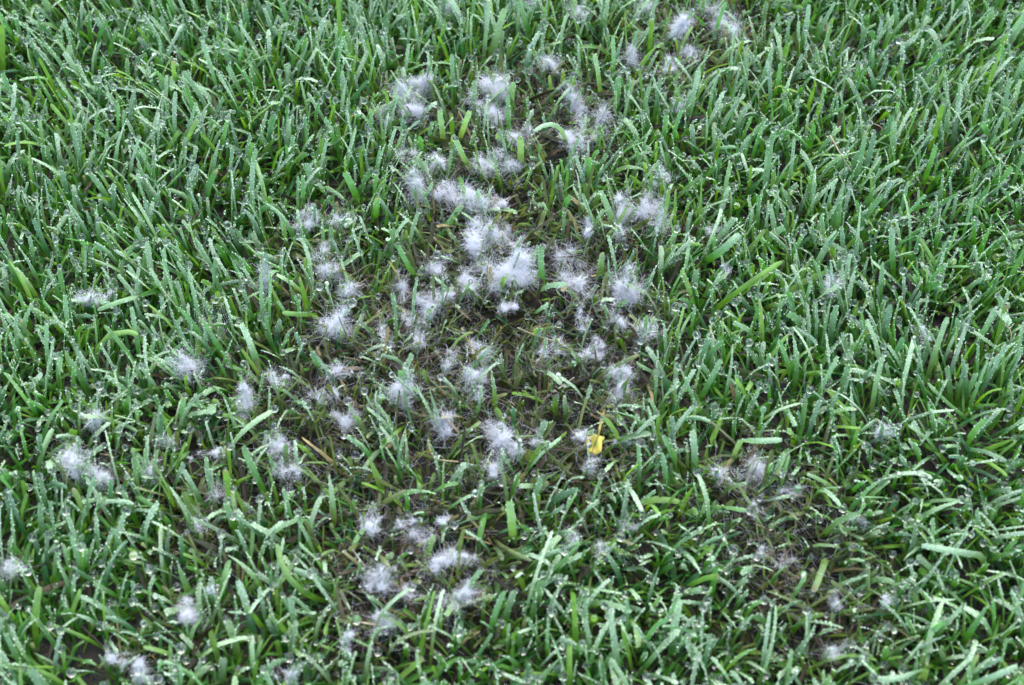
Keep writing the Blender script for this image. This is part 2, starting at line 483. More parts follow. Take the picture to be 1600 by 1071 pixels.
# blades that stand out one by one: foot, middle and tip (photo px and height), width, colour, dew, words
PALE = np.array([.20, .36, .12])
FEATURE = [
 ((1122,480,.010),(1172,442,.025),(1222,409,.030), .0023, YGREEN, .12, 'long smooth yellow green blade leaning over dewy turf beside the mould patch'),
 ((1158,690,.020),(1190,690,.026),(1222,688,.027), .0026, PALE, 1., 'flat pale blade lying level and beaded with dew on its upper edge'),
 ((886,228,.008),(868,196,.027),(834,206,.029), .0021, PALE, .95, 'pale blade bent over double beside a bare brown hollow'),
 ((852,462,.003),(846,425,.018),(846,386,.031), .0026, GREEN, .8, 'broad upright blade with a drop standing beside the ragged white tuft'),
 ((652,440,.003),(636,415,.018),(621,384,.031), .0028, GREEN, .8, 'broad leaning blade capped with a bright white drop'),
 ((803,850,.003),(800,820,.018),(796,784,.031), .0032, PALE, .7, 'broad forked pale blade standing in front of the mould patch'),
 ((513,942,.004),(458,912,.026),(432,850,.027), .0024, YGREEN*.75, .2, 'long olive green blade curving out of a dark gap in the turf'),
 ((252,452,.010),(200,467,.024),(152,485,.023), .0021, GREEN, .45, 'long green blade lying flat over a dark gap'),
 ((492,493,.012),(467,492,.022),(441,489,.024), .0022, YGREEN, .25, 'level yellow green blade touching a loose white tuft'),
 ((1538,870,.014),(1490,862,.025),(1440,853,.027), .0026, PALE*.8, .95, 'long level mint blade heavy with dew in the nearer turf'),
 ((1446,1046,.018),(1410,1060,.027),(1370,1062,.026), .0026, PALE*.8, .9, 'thick dewy blade arching low beside the thin patch'),
 ((1500,1078,.014),(1545,1062,.027),(1590,1042,.030), .0027, GREEN, .9, 'straight thick dewy blade reaching out low over the turf'),
 ((1362,656,.003),(1368,610,.017),(1381,556,.031), .0023, PALE*.8, .8, 'tall slim pale blade with a tan tip in healthy turf'),
 ((1448,600,.003),(1462,550,.018),(1481,496,.033), .0024, PALE*.8, .85, 'tall pale blade leaning next to the lone mould fleck'),
 ((1397,444,.003),(1395,402,.018),(1393,356,.031), .0026, GREEN, .8, 'tall straight green blade standing by itself in healthy turf'),
 ((1100,412,.006),(1128,392,.022),(1156,366,.029), .0036, GREEN, .8, 'very broad mint blade slanting away from the mould patch'),
 ((1084,645,.003),(1105,605,.017),(1127,562,.029), .0024, GREEN, .7, 'slim blade meeting a thin kinked tan stalk'),
 ((770,106,.003),(776,60,.017),(789,14,.032), .0034, PALE*.7, .8, 'tallest broad pale blade behind the tall rounded mould puff'),
 ((753,112,.003),(758,55,.018),(764,0,.032), .0025, PALE*.7, .8, 'tall slim pale blade next to the tallest broad one'),
 ((833,74,.003),(822,35,.017),(811,0,.029), .0028, GREEN, .7, 'broad blade leaning beyond the tall rounded mould puff'),
 ((814,262,.004),(813,238,.016),(813,216,.028), .0031, PALE*.8, .8, 'short stout pale blade in front of a bare brown hollow'),
 ((939,156,.003),(936,120,.017),(929,85,.030), .0024, PALE, .95, 'upright pale blade with saw-toothed rows of dew on both edges'),
 ((695,236,.003),(691,205,.017),(687,172,.030), .0026, PALE*.8, .75, 'upright pale blade near the dense paired mould puffs'),
 ((717,222,.003),(724,200,.016),(734,174,.028), .0026, PALE, .9, 'pale blade crossing a dew covered one above the largest snowy puff'),
 ((738,272,.003),(724,246,.017),(712,220,.028), .0026, PALE*.9, .9, 'knobbly dew covered blade above the largest snowy puff'),
 ((564,325,.003),(552,298,.017),(539,270,.030), .0033, GREEN, .85, 'stout leaning blade with a yellowed bulge'),
 ((586,354,.003),(588,332,.016),(590,310,.028), .0028, GREEN, .7, 'short stout green blade with a cream cut end'),
 ((4,130,.003),(3,85,.017),(2,40,.031), .0030, YGREEN, .15, 'smooth bright green blade without dew among frosted ones'),
]
nF = len(FEATURE)
fC = np.zeros((nF, ROWS, 3)); fT = fC.copy(); fB = fC.copy(); fV = np.zeros((nF, ROWS, 3, 3)); fW = np.zeros((nF, ROWS))
for i_, (a_, m_, b_, w_, c_, dw_, _) in enumerate(FEATURE):
    a3, m3, b3 = place(*a_), place(*m_), place(*b_)
    ctl = 2 * m3 - .5 * (a3 + b3)
    # run on down to the soil
    if a_[2] > .0035:
        foot = np.array([a3[0] + .3 * (a3[0] - m3[0]), a3[1] + .3 * (a3[1] - m3[1]), 0.0])
        pts = [foot] + [(1 - t) ** 2 * a3 + 2 * t * (1 - t) * ctl + t * t * b3 for t in np.linspace(0, 1, 24)]
    else:
        pts = [(1 - t) ** 2 * a3 + 2 * t * (1 - t) * ctl + t * t * b3 for t in np.linspace(0, 1, 25)]
    pts = np.array(pts)
    ds_ = np.concatenate([[0], np.cumsum(np.linalg.norm(np.diff(pts, axis=0), axis=1))]); ds_ /= ds_[-1]
    fC[i_] = np.stack([np.interp(SV, ds_, pts[:, q_]) for q_ in range(3)], -1)
    tg = np.gradient(fC[i_], axis=0); tg /= np.linalg.norm(tg, axis=1)[:, None]
    rf = np.array([rng.normal(0, .25), -.75, .65])
    bb = np.cross(tg, rf); bb /= np.linalg.norm(bb, axis=1)[:, None]
    qq = np.cross(tg, bb)
    wp = np.interp(SV, [0, .15, .4, .9, .97, 1], [.7, .9, 1, .9, .8, .5]) * w_
    fT[i_], fB[i_], fW[i_] = tg, bb, wp
    for k_, o_ in enumerate((-.5, 0, .5)):
        fV[i_, :, k_] = fC[i_] + bb * (wp * o_ * .92)[:, None] + qq * (wp * abs(o_) * .42)[:, None]
fP = {k_: np.zeros((nF,) + v_.shape[1:], v_.dtype) for k_, v_ in P.items()}
fP['si'] = NS0 + np.arange(nF)
fP['x'], fP['y'], fP['z'] = fC[:, 0, 0], fC[:, 0, 1], fC[:, 0, 2]
fP['W'] = np.array([f_[3] for f_ in FEATURE]); fP['blunt'] = np.ones(nF)
fP['base'] = np.array([f_[4] for f_ in FEATURE]); fP['wet'] = np.array([f_[5] for f_ in FEATURE])
fP['tipburn'] = np.array(['tan tip' in f_[6] or 'cream' in f_[6] for f_ in FEATURE])
ft_, fd_ = paint(fP, fC)
sx = np.concatenate([sx, fP['x']]); sy = np.concatenate([sy, fP['y']])
P = {k_: np.concatenate([P[k_], fP[k_]]) for k_ in P}
C, T, B, V, Wd = [np.concatenate(z_) for z_ in ((C, fC), (T, fT), (B, fB), (V, fV), (Wd, fW))]
TINT, DEW = np.concatenate([TINT, ft_]), np.concatenate([DEW, fd_])
NB = len(P['x'])

# the 300 shoots that show largest become plants of their own
ux, uy, usc = project(C[:, -1])
inside = (ux > -5) & (ux < 1605) & (uy > -5) & (uy < 1076)
mx_, my_, msc = project(C[:, 5])
h = C[:, -1, 2] - P['z']
seg = np.hypot(*(np.array(project(C[:, 4])[:2]) - np.array([ux, uy])))
score_b = np.where(inside, seg * P['W'] * usc * (np.clip(h, 0, .03) / .02) ** 2, 0)
score_s = np.bincount(P['si'], score_b, minlength=len(sx))
score_s[NS0:] = 1e9
big = np.argsort(-score_s)[:300]
is_big = np.zeros(len(sx), bool); is_big[big] = True
bsel = is_big[P['si']]

# no neighbour hangs in front of a blade that stands free in the photograph
fx_, fy_, fs_ = project(fC[:, 3:])
hide = np.zeros(NB, bool)
for rw in range(3, ROWS):
    qx, qy, qs = project(C[:, rw])
    for f_ in range(nF):
        dd_ = np.hypot(qx[:, None] - fx_[f_][None], qy[:, None] - fy_[f_][None])
        near_ = (dd_ < 9 + .5 * P['W'][:, None] * qs[:, None]) & (qs[:, None] > fs_[f_][None] * .999)
        hide |= near_.any(1)
hide[NB0:] = False
order = np.where(~bsel & ~hide)[0]
MASS = np.array([0, 1, 3, 5, 7, 8, 9])
nf = len(order)
Vm = V[order][:, MASS]
under = P['si'][order] >= NSH
under &= P['si'][order] < NS0
parts_v, parts_f, parts_t, parts_d, off_ = [], [], [], [], 0
for msk, rws in ((~under, MASS), (under, np.array([0, 2, 5, 7, 9]))):
    oo = order[msk]
    parts_v.append(V[oo][:, rws].reshape(-1, 3))
    parts_f.append(grid_faces(len(oo), len(rws), 3) + off_); off_ += len(oo) * len(rws) * 3
    parts_t.append(np.repeat(TINT[oo][:, rws][:, :, None, :], 3, 2).reshape(-1, 3))
    parts_d.append(np.repeat(DEW[oo][:, rws][:, :, None], 3, 2).ravel())
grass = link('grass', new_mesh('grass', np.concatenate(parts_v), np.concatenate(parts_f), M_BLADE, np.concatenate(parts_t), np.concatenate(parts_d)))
tag(grass, 'dense mown green lawn grass filling in between the tall shoots', 'grass', kind='stuff')

# lawn that goes on around the picture
ox, oy = shoots_grid(-1.0, 1.0, -.8, 1.3, 5000)
ok = ~((ox > X0) & (ox < X1) & (oy > Y0) & (oy < Y1))
Po = make_shoots(ox[ok], oy[ok], low=True)
SLOW = np.array([0, .3, .6, .85, 1.0])
Po['W'] = Po['W'] * 1.35
Co, _, _, Vo, _ = blades(Po, SLOW, 3)
To, Do = paint(Po, Co, SLOW)
no = len(Po['x'])
og = link('surrounding_grass', new_mesh('surrounding_grass', Vo.reshape(-1, 3), grid_faces(no, len(SLOW), 3), M_BLADE,
                                        np.repeat(To[:, :, None, :], 3, 2).reshape(-1, 3), np.repeat(Do[:, :, None], 3, 2).ravel()))
tag(og, 'mown lawn grass running on around the mouldy patch', 'grass', kind='stuff')

# ------------------------------------------------------------------ dew drops at blade tips
alive_tip = (~P['dead']) & ~hide & (h > .009) & (P['blunt'] > .5)
has_drop = alive_tip & (rng.random(NB) < .36)
has_drop[NB0:] = [('drop' in f_[6]) or (f_[5] > .7 and i_ % 2 == 0) for i_, f_ in enumerate(FEATURE)]
drop_i = np.where(has_drop)[0]
drop_r = np.clip(rng.normal(.00115, .00026, len(drop_i)), .0005, .0017)
drop_c = C[drop_i, -1] + T[drop_i, -1] * (drop_r * .55)[:, None] + rng.normal(0, .00025, (len(drop_i), 3))
# some cling to the side of the blade further down
side_i = np.where(alive_tip & (rng.random(NB) < .04))[0]
row = rng.integers(5, 9, len(side_i))
sgn = rng.choice([-1, 1], len(side_i))
side_r = np.clip(rng.normal(.0008, .0002, len(side_i)), .0004, .0013)
side_c = C[side_i, row] + B[side_i, row] * (sgn * (Wd[side_i, row] * .5 + side_r * .4))[:, None]
dc = np.concatenate([drop_c, side_c]); dr = np.concatenate([drop_r, side_r])
dtip = np.concatenate([np.ones(len(drop_i), bool), np.zeros(len(side_i), bool)])
dbl = np.concatenate([drop_i, side_i])
px_, py_, ps_ = project(dc)
inn = (px_ > 0) & (px_ < 1600) & (py_ > 0) & (py_ < 1071)
dh = dc[:, 2] - ground_h(dc[:, 0], dc[:, 1])
dscore = np.where(inn, dr * ps_ * np.clip(dh / .02, .1, 1.1), 0)
dbig = np.zeros(len(dr), bool); dbig[np.argsort(-dscore)[:300]] = True


def sphere(nu, nv, squash=1.0):
    v = [(0, 0, squash)]
    for i in range(1, nv):
        a = math.pi * i / nv
        for j in range(nu):
            b = 2 * math.pi * j / nu
            v.append((math.sin(a) * math.cos(b), math.sin(a) * math.sin(b), math.cos(a) * squash))
    v.append((0, 0, -squash))
    f = []
    for j in range(nu):
        f.append((0, 1 + j, 1 + (j + 1) % nu))
    for i in range(nv - 2):
        for j in range(nu):
            a, b = 1 + i * nu + j, 1 + i * nu + (j + 1) % nu
            f.append((a, a + nu, b + nu, b))
    last = len(v) - 1; o = 1 + (nv - 2) * nu
    for j in range(nu):
        f.append((last, o + (j + 1) % nu, o + j))
    return v, f


drop_me = new_mesh('dew_drop', *sphere(18, 12, .95), M_WATER)


def gn_scatter(name, pts, rad, me, label):
    """one stuff object: copies of a small mesh on points"""
    pm = bpy.data.meshes.new(name)
    pm.vertices.add(len(pts)); pm.vertices.foreach_set('co', np.asarray(pts, np.float32).ravel())
    a = pm.attributes.new('rad', 'FLOAT', 'POINT'); a.data.foreach_set('value', np.asarray(rad, np.float32))
    o = link(name, pm)
    src = link(name + '_bead', me)          # the bead itself, kept inside the node tree
    COL.objects.unlink(src)
    ng = bpy.data.node_groups.new(name, 'GeometryNodeTree')
    ng.interface.new_socket('Geometry', in_out='INPUT', socket_type='NodeSocketGeometry')
    ng.interface.new_socket('Geometry', in_out='OUTPUT', socket_type='NodeSocketGeometry')
    nn, ll = ng.nodes, ng.links
    gi = nn.new('NodeGroupInput'); go = nn.new('NodeGroupOutput')
    oi = nn.new('GeometryNodeObjectInfo'); oi.inputs[0].default_value = src
    at = nn.new('GeometryNodeInputNamedAttribute'); at.data_type = 'FLOAT'; at.inputs[0].default_value = 'rad'
    ip = nn.new('GeometryNodeInstanceOnPoints')
    ll.new(gi.outputs[0], ip.inputs['Points']); ll.new(oi.outputs['Geometry'], ip.inputs['Instance'])
    ll.new(at.outputs[0], ip.inputs['Scale']); ll.new(ip.outputs[0], go.inputs[0])
    md = o.modifiers.new('scatter', 'NODES'); md.node_group = ng
    tag(o, label, 'dew', kind='stuff')
    return o


small_me = new_mesh('small_drop', *sphere(12, 8, .95), M_WATER)
gn_scatter('small_dew_drops', dc[~dbig], dr[~dbig], small_me, 'small clear dew drops scattered deep among the grass blades')

# fine beads along the edges and over the faces of the wet blades
vis = np.where(~hide & (DEW[:, -2] > .22) & (C[:, -1, 2] - P['z'] > .010) & (P['x'] > -.30) & (P['x'] < .30) & (P['y'] > -.19) & (P['y'] < .29))[0]
bp_, br_ = [], []
for side in (-.5, .5):
    nbd = 13
    u = np.clip(np.linspace(.52, .995, nbd)[None] + rng.normal(0, .016, (len(vis), nbd)), .35, .998)
    fi = np.interp(u, SV, np.arange(ROWS)); i0 = np.minimum(fi.astype(int), ROWS - 2); ft = (fi - i0)[..., None]
    cidx = 0 if side < 0 else 2
    e = V[vis][:, :, cidx]
    ar = np.arange(len(vis))[:, None]
    pt = e[ar, i0] * (1 - ft) + e[ar, i0 + 1] * ft
    dwt = DEW[vis][ar, i0]
    r = np.clip(rng.normal(.00020, .00006, u.shape), .00009, .00038)
    kp = rng.random(u.shape) < dwt * .6
    bp_.append(pt[kp]); br_.append(r[kp])
nbd = 12
u = rng.uniform(.45, .99, (len(vis), nbd)); vv = rng.uniform(-.9, .9, (len(vis), nbd))
fi = np.interp(u, SV, np.arange(ROWS)); i0 = np.minimum(fi.astype(int), ROWS - 2); ft = (fi - i0)[..., None]
ar = np.arange(len(vis))[:, None]
VV = V[vis]
ctr = VV[ar, i0, 1] * (1 - ft) + VV[ar, i0 + 1, 1] * ft
edg = np.where((vv < 0)[..., None], VV[ar, i0, 0] * (1 - ft) + VV[ar, i0 + 1, 0] * ft, VV[ar, i0, 2] * (1 - ft) + VV[ar, i0 + 1, 2] * ft)
pt = ctr + (edg - ctr) * np.abs(vv)[..., None]
kp = rng.random(u.shape) < DEW[vis][ar, i0] * .3
bp_.append(pt[kp]); br_.append(np.clip(rng.normal(.00017, .00005, u.shape), .00008, .00035)[kp])
beads, brad = np.concatenate(bp_), np.concatenate(br_)
bead_me = new_mesh('bead', *sphere(7, 5, 1.0), M_DEW)
gn_scatter('fine_dew', beads, brad, bead_me, 'fine dew beading along the edges of the grass blades')

def tube(path, rad, sides=6):
    """tapering tube along a polyline"""
    path = np.asarray(path, float); n = len(path)
    tg = np.gradient(path, axis=0); tg /= np.linalg.norm(tg, axis=1)[:, None]
    ref = np.array([0.3, 0.2, 0.93])
    a = np.cross(tg, ref); a /= np.linalg.norm(a, axis=1)[:, None]
    b = np.cross(tg, a)
    ang = np.arange(sides) * 2 * np.pi / sides
    rad = np.broadcast_to(rad, n)
    v = path[:, None] + (a[:, None] * np.cos(ang)[None, :, None] + b[:, None] * np.sin(ang)[None, :, None]) * rad[:, None, None]
    f = []
    for i in range(n - 1):
        for j in range(sides):
            f.append((i * sides + j, i * sides + (j + 1) % sides, (i + 1) * sides + (j + 1) % sides, (i + 1) * sides + j))
    f.append(tuple(range(sides))[::-1]); f.append(tuple((n - 1) * sides + j for j in range(sides)))
    return v.reshape(-1, 3), f


# ------------------------------------------------------------------ the big shoots
def tuft_near(x, y):
    return np.min(np.hypot(tuft_xy[:, 0] - x, tuft_xy[:, 1] - y))


drop_on = set(dbl[dtip & dbig].tolist())
fc1 = grid_faces(1, ROWS, 3)
by_shoot = [[] for _ in range(len(sx))]
for i in np.where(bsel & ~hide)[0]:
    by_shoot[P['si'][i]].append(i)
for s_i in big:
    bl = by_shoot[s_i]
    if not bl:
        continue
    base = np.array([sx[s_i], sy[s_i], float(ground_h(sx[s_i], sy[s_i]))])
    root = link('grass_shoot', None, None, base)
    root.empty_display_size = .003
    main = max(bl, key=lambda i: score_b[i])
    lean = math.atan2(np.hypot(*(C[main, -1, :2] - C[main, 0, :2])), C[main, -1, 2] - C[main, 0, 2])
    shape = 'arched' if P['arch'][main] else ('upright' if lean < .35 else ('leaning' if lean < .8 else 'sprawling'))
    col = 'yellow green' if P['yg'][main] else ('olive withered' if P['dead'][main] else ('pale dewy green' if P['wet'][main] > .6 else 'plain green'))
    cnt = {1: 'one blade', 2: 'two blades', 3: 'three blades', 4: 'four blades'}[len(bl)]
    dropt = 'with tip drop' if any(i in drop_on for i in bl) else 'without drop'
    nr = tuft_near(*base[:2])
    where = 'among mould tufts' if nr < .014 else ('near the mould patch' if nr < .035 else 'in healthy turf')
    lab = f'{shape} {col} grass shoot of {cnt} {dropt} {where}'
    if s_i >= NS0:
        tag(root, FEATURE[s_i - NS0][6], 'grass shoot')
    else:
        tag(root, lab, 'grass shoot', f'{shape} {col} shoots, {cnt}, {dropt}, {where}')
    hs = max(.0045, .22 * float(P['L'][bl].max()))
    top = np.mean([C[i, 2] for i in bl], axis=0) - base
    top = top / max(top[2], .003) * hs
    sv_, sf_ = tube(np.array([[0, 0, -.002], top * .5, top]), np.array([.0009, .0010, .0007]), 6)
    link('sheath', new_mesh('sheath', sv_, sf_, M_SHEATH), root)
    for i in bl:
        me = new_mesh('blade', V[i].reshape(-1, 3) - base, fc1, M_BLADE, np.repeat(TINT[i][:, None], 3, 1).reshape(-1, 3), np.repeat(DEW[i][:, None], 3, 1).ravel())
        link('blade', me, root)

# ------------------------------------------------------------------ the 300 drops that show largest
for i in np.where(dbig)[0]:
    o = link('dew_drop', drop_me, None, dc[i])
    o.scale = (dr[i],) * 3
    o.rotation_euler = (rng.uniform(-.4, .4), rng.uniform(-.4, .4), rng.uniform(0, 6))
    size = 'large' if dr[i] > .00115 else 'small'
    b = dbl[i]
    nr = tuft_near(*dc[i][:2])
    where = 'among mould tufts' if nr < .014 else ('near the mould patch' if nr < .035 else 'in healthy turf')
    at_ = ('on the tip of' if dtip[i] else 'on the edge of')
    kind_ = 'an arched' if P['arch'][b] else 'a straight'
    lab = f'{size} clear dew drop {at_} {kind_} grass blade {where}'
    tag(o, lab, 'dew drop', f'{size} drops {at_} {kind_} blade {where}')


# ------------------------------------------------------------------ mould tufts: fine fibres spun round the blades
def fibres(roots, dirs, length, curl, rad, r_tip=.35):
    """three-sided tapering threads -> verts, tri/quad faces (as triangles)"""
    n = len(roots); R = 4
    t = np.linspace(0, 1, R)
    a = np.cross(dirs, rng.normal(0, 1, (n, 3))); a /= np.linalg.norm(a, axis=1)[:, None] + 1e-9
    b = np.cross(dirs, a)
    ph = rng.uniform(0, 6.28, n)
    L = length[:, None, None]
    cen = roots[:, None] + dirs[:, None] * (t[None, :, None] * L)
    wv = curl[:, None] * (np.sin(t[None] * 4.2 + ph[:, None]) - np.sin(ph)[:, None]) * t[None] ** .7
    wv2 = curl[:, None] * (np.sin(t[None] * 3.1 + 1.7 * ph[:, None]) - np.sin(1.7 * ph)[:, None]) * t[None]
    cen = cen + (a[:, None] * wv[..., None] + b[:, None] * wv2[..., None]) * L
    cen[..., 2] = np.maximum(cen[..., 2], .0012)
    rr = rad[:, None] * np.linspace(1, r_tip, R)[None]
    ang = np.arange(3) * 2.0944
    ring = a[:, None] * np.cos(ang)[None, :, None] + b[:, None] * np.sin(ang)[None, :, None]
    Vv = cen[:, :, None] + ring[:, None] * rr[..., None, None]
    base = (np.arange(n) * R * 3)[:, None, None]
    r_, c_ = np.meshgrid(np.arange(R - 1), np.arange(3), indexing='ij')
    i0 = (r_ * 3 + c_)[None] + base; i1 = (r_ * 3 + (c_ + 1) % 3)[None] + base
    F = np.stack([i0, i1, i1 + 3, i0 + 3], -1).reshape(-1, 4)
    return Vv.reshape(-1, 3), F


def rand_dirs(n):
    v = rng.normal(0, 1, (n, 3))
    return v / np.linalg.norm(v, axis=1)[:, None]


# places on standing blades where mould can take hold
shown = np.where(~hide & (P['si'] < NSH))[0]
gu = np.linspace(.22, .84, 12)
gi_ = np.interp(gu, SV, np.arange(ROWS)); g0 = np.minimum(gi_.astype(int), ROWS - 2); gf = (gi_ - g0)[None, :, None]
HOLD = (C[shown][:, g0] * (1 - gf) + C[shown][:, g0 + 1] * gf).reshape(-1, 3)
HBL = np.repeat(shown, 12)[HOLD[:, 2] > .005]
HOLD = HOLD[HOLD[:, 2] > .005]
hpx, hpy, _ = project(HOLD)


def tuft(t, idx):
    px, py, rx, ry, cls = t
    rx, ry = rx * 1.04, ry * 1.04
    cen = place(px, py, TZ)
    _, _, sc = project(cen)
    R0 = min(rx, ry) / sc
    n = {'D': 1080, 'M': 600, 'L': 320}[cls]
    n = int(n * np.clip(rx * ry / (sc * sc) / 2.6e-5, .45, 2.0))
    e = np.hypot((hpx - px) / rx, (hpy - py) / ry)
    near = np.where((e < 1.15) & (np.linalg.norm(HOLD - cen, axis=1) < 2.6 * max(rx, ry) / sc) & (HOLD[:, 2] > .008))[0]
    # it grips a few blades and runs along them
    wts = np.zeros(0)
    if len(near):
        ids, inv = np.unique(HBL[near], return_inverse=True)
        bw = np.bincount(inv, np.exp(-1.5 * e[near] ** 2) * np.clip(HOLD[near, 2] / .014, .3, 1.2))
        pick = rng.choice(len(ids), min(len(ids), int(rng.integers(3, 7))), replace=False, p=bw / bw.sum())
        grip = rng.gamma(1.2, 1.0, len(ids)) * np.isin(np.arange(len(ids)), pick) + .03
        wts = np.exp(-1.1 * e[near] ** 2) * grip[inv]
    pts = HOLD[near]
    # a few anchor places of its own, strung along the long axis
    na = 4
    own = np.stack([cen[0] + rng.uniform(-.8, .8, na) * max(rx - .5 * ry, .3 * rx) / sc, cen[1] + rng.normal(0, .25 * R0, na),
                    cen[2] + rng.uniform(-.9, .9, na) * max(ry - .5 * rx, .3 * ry) / sc], -1)
    wts = np.concatenate([wts, np.full(na, max(wts.sum(), .5) * {'D': .10, 'M': .05, 'L': .03}[cls])])
    pts = np.concatenate([pts, own])
    # uneven: some places much woollier than others
    wts = wts * rng.gamma(.6, 1.0, len(wts)); wts /= wts.sum()
    wch = rng.choice(len(pts), n, p=wts)
    mat_r = R0 * {'D': .20, 'M': .16, 'L': .14}[cls]
    roots = pts[wch] + rng.normal(0, 1, (n, 3)) * np.array([1, 1, 1.3]) * mat_r * .8
    dirs = rand_dirs(n)
    tuftdir = rand_dirs(len(pts))[wch]
    dirs = dirs + np.where((rng.random(n) < .65)[:, None], 1.3 * tuftdir, 0)
    dirs[:, 2] *= 1.25
    dirs /= np.linalg.norm(dirs, axis=1)[:, None]
    psz = rng.uniform(.45, 1.0, len(pts))[wch]
    ln = np.clip(rng.gamma(3.2, .18, n), .12, 1.9) * R0 * psz * {'D': .88, 'M': .92, 'L': 1.1}[cls]
    ln = np.maximum(ln, .0012)
    curl = np.abs(rng.normal(0, {'D': .36, 'M': .46, 'L': .52}[cls], n))
    # threads that run from blade to blade
    br = rng.random(n) < {'D': .16, 'M': .24, 'L': .34}[cls]
    oth = pts[rng.integers(0, len(pts), n)] - roots
    ol = np.linalg.norm(oth, axis=1)
    br &= (ol > .002) & (ol < .010)
    dirs = np.where(br[:, None], oth / np.maximum(ol, 1e-6)[:, None], dirs)
    ln = np.where(br, ol, ln); curl = np.where(br, curl * .35, curl)
    rad = np.where(br, .00003, rng.uniform(.00004, .000066, n))
    vv, ff = fibres(roots, dirs, ln, curl, rad)
    base = np.array([cen[0], cen[1], float(vv[:, 2].min())])
    me = new_mesh('mould_tuft', vv - base, ff, M_MOULD)
    return link('mould_tuft', me, None, base), cen


SPECIAL = {
 (736,308): 'largest round snowy puff of white cottony mould on the patch',
 (692,303): 'dense white mould puff fused to the side of the largest snowy puff',
 (970,336): 'tall white column of mould wrapped along an upright grass blade',
 (742,388): 'tall dense white mould tuft standing below the largest snowy puff',
 (777,364): 'white mould tuft gripping a tan straw tip',
 (780,431): 'round star-shaped white mould puff with radiating fibres',
 (816,415): 'ragged white mould tuft beside the round star-shaped puff',
 (668,473): 'long low white mould mat stretched sideways over blades',
 (918,546): 'long wispy white mould strand strung between blades by the bare soil',
 (910,683): 'dense white mould tuft behind the yellow leaf',
 (972,692): 'thin white mould wisp beside the yellow leaf',
 (922,727): 'white mould fluff just under the yellow leaf',
 (776,690): 'broad white mould puff at the lower edge of the bare soil',
 (802,701): 'small bright mould puff joined to the broad puff by the bare soil',
 (112,716): 'left of two bright white mould puffs set apart in green turf',
 (915,351): 'tiny compact white mould ball beside a broad upright blade',
 (1446,520): 'tiny lone white mould fleck in healthy turf',
 (773,128): 'tall rounded white mould puff beside a bare brown hollow',
 (1060,38): 'bright white mould puff at the far end of the patch',
}
for idx, t in enumerate(TUFTS):
    o, cen = tuft(t, idx)
    d0 = float(disease(np.array([cen[0]]), np.array([cen[1]]))[0])
    size = 'large' if t[2] * t[3] > 520 else ('medium' if t[2] * t[3] > 300 else 'small')
    body = {'D': 'dense bright white cottony mould puff', 'M': 'loose white cottony mould tuft', 'L': 'thin see-through wisp of grey white mould'}[t[4]]
    form = 'stretched sideways' if t[2] > 1.45 * t[3] else ('standing upright' if t[3] > 1.25 * t[2] else 'of rounded outline')
    where = 'on withered grass' if d0 > .85 else ('on half green blades' if d0 > .55 else 'alone on green blades')
    lab = SPECIAL.get((t[0], t[1])) or f'{size} {body} {form} {where}'
    tag(o, lab, 'mould tuft')
    if (t[0], t[1]) not in SPECIAL:
        o['group'] = f'{size} {body}s {form} {where}'

# faint mould web low down between the withered blades: nobody could count these threads
nw = 9000
hd = disease(HOLD[:, 0], HOLD[:, 1])
hw = np.clip(hd - .25, 0, 1) * (HOLD[:, 2] < .020); hw /= hw.sum()
wa = HOLD[rng.choice(len(HOLD), nw, p=hw)]
wd = rand_dirs(nw); wd[:, 2] *= .4; wd /= np.linalg.norm(wd, axis=1)[:, None]
vv, ff = fibres(wa, wd, rng.uniform(.002, .008, nw), np.abs(rng.normal(0, .28, nw)), rng.uniform(.00002, .000032, nw), .7)
tag(link('mould_web', new_mesh('mould_web', vv, ff, M_MOULD)), 'faint web of mould threads low between withered blades', 'mould', kind='stuff')


# ------------------------------------------------------------------ dead litter
nl_ = 4600
lx_ = rng.uniform(-.3, .3, nl_ * 3); ly_ = rng.uniform(-.2, .3, nl_ * 3)
kp = rng.random(nl_ * 3) < np.clip(disease(lx_, ly_), .34, 1)
lx_, ly_ = lx_[kp][:nl_], ly_[kp][:nl_]
k_ = len(lx_)
PL = dict(x=lx_, y=ly_, z=ground_h(lx_, ly_) + rng.uniform(.001, .006, k_), L=rng.uniform(.008, .026, k_), az=rng.uniform(0, 6.28, k_),
          t0=rng.uniform(1.0, 1.6, k_), k=rng.normal(.1, .35, k_), pw=rng.uniform(1, 2, k_), swirl=rng.normal(0, .5, k_), W=rng.uniform(.0008, .0024, k_),
          tw0=rng.normal(0, .7, k_), tw=rng.normal(0, 1, k_), fold=rng.uniform(.1, .8, k_), blunt=(rng.random(k_) < .6).astype(float))
Cl, _, _, Vl, _ = blades(PL, SLOW, 3)
lc = np.where((rng.random(k_) < .45)[:, None], BROWN * .8, np.where((rng.random(k_) < .85)[:, None], OLIVE * .65, TAN * .5)) * rng.uniform(.2, .7, (k_, 1))
lt = np.repeat(np.repeat(lc[:, None], len(SLOW), 1)[:, :, None], 3, 2).reshape(-1, 3)
tag(link('thatch', new_mesh('thatch', Vl.reshape(-1, 3), grid_faces(k_, len(SLOW), 3), M_BLADE, lt, np.zeros(k_ * len(SLOW) * 3))),
    'brown dead thatch lying on the soil under the grass', 'thatch', kind='stuff')


def smooth_path(pts, n=18):
    pts = np.asarray(pts, float)
    for _ in range(3):
        q = [pts[0]]
        for i in range(len(pts) - 1):
            q += [.75 * pts[i] + .25 * pts[i + 1], .25 * pts[i] + .75 * pts[i + 1]]
        q.append(pts[-1]); pts = np.array(q)
    return pts[np.linspace(0, len(pts) - 1, n).astype(int)]


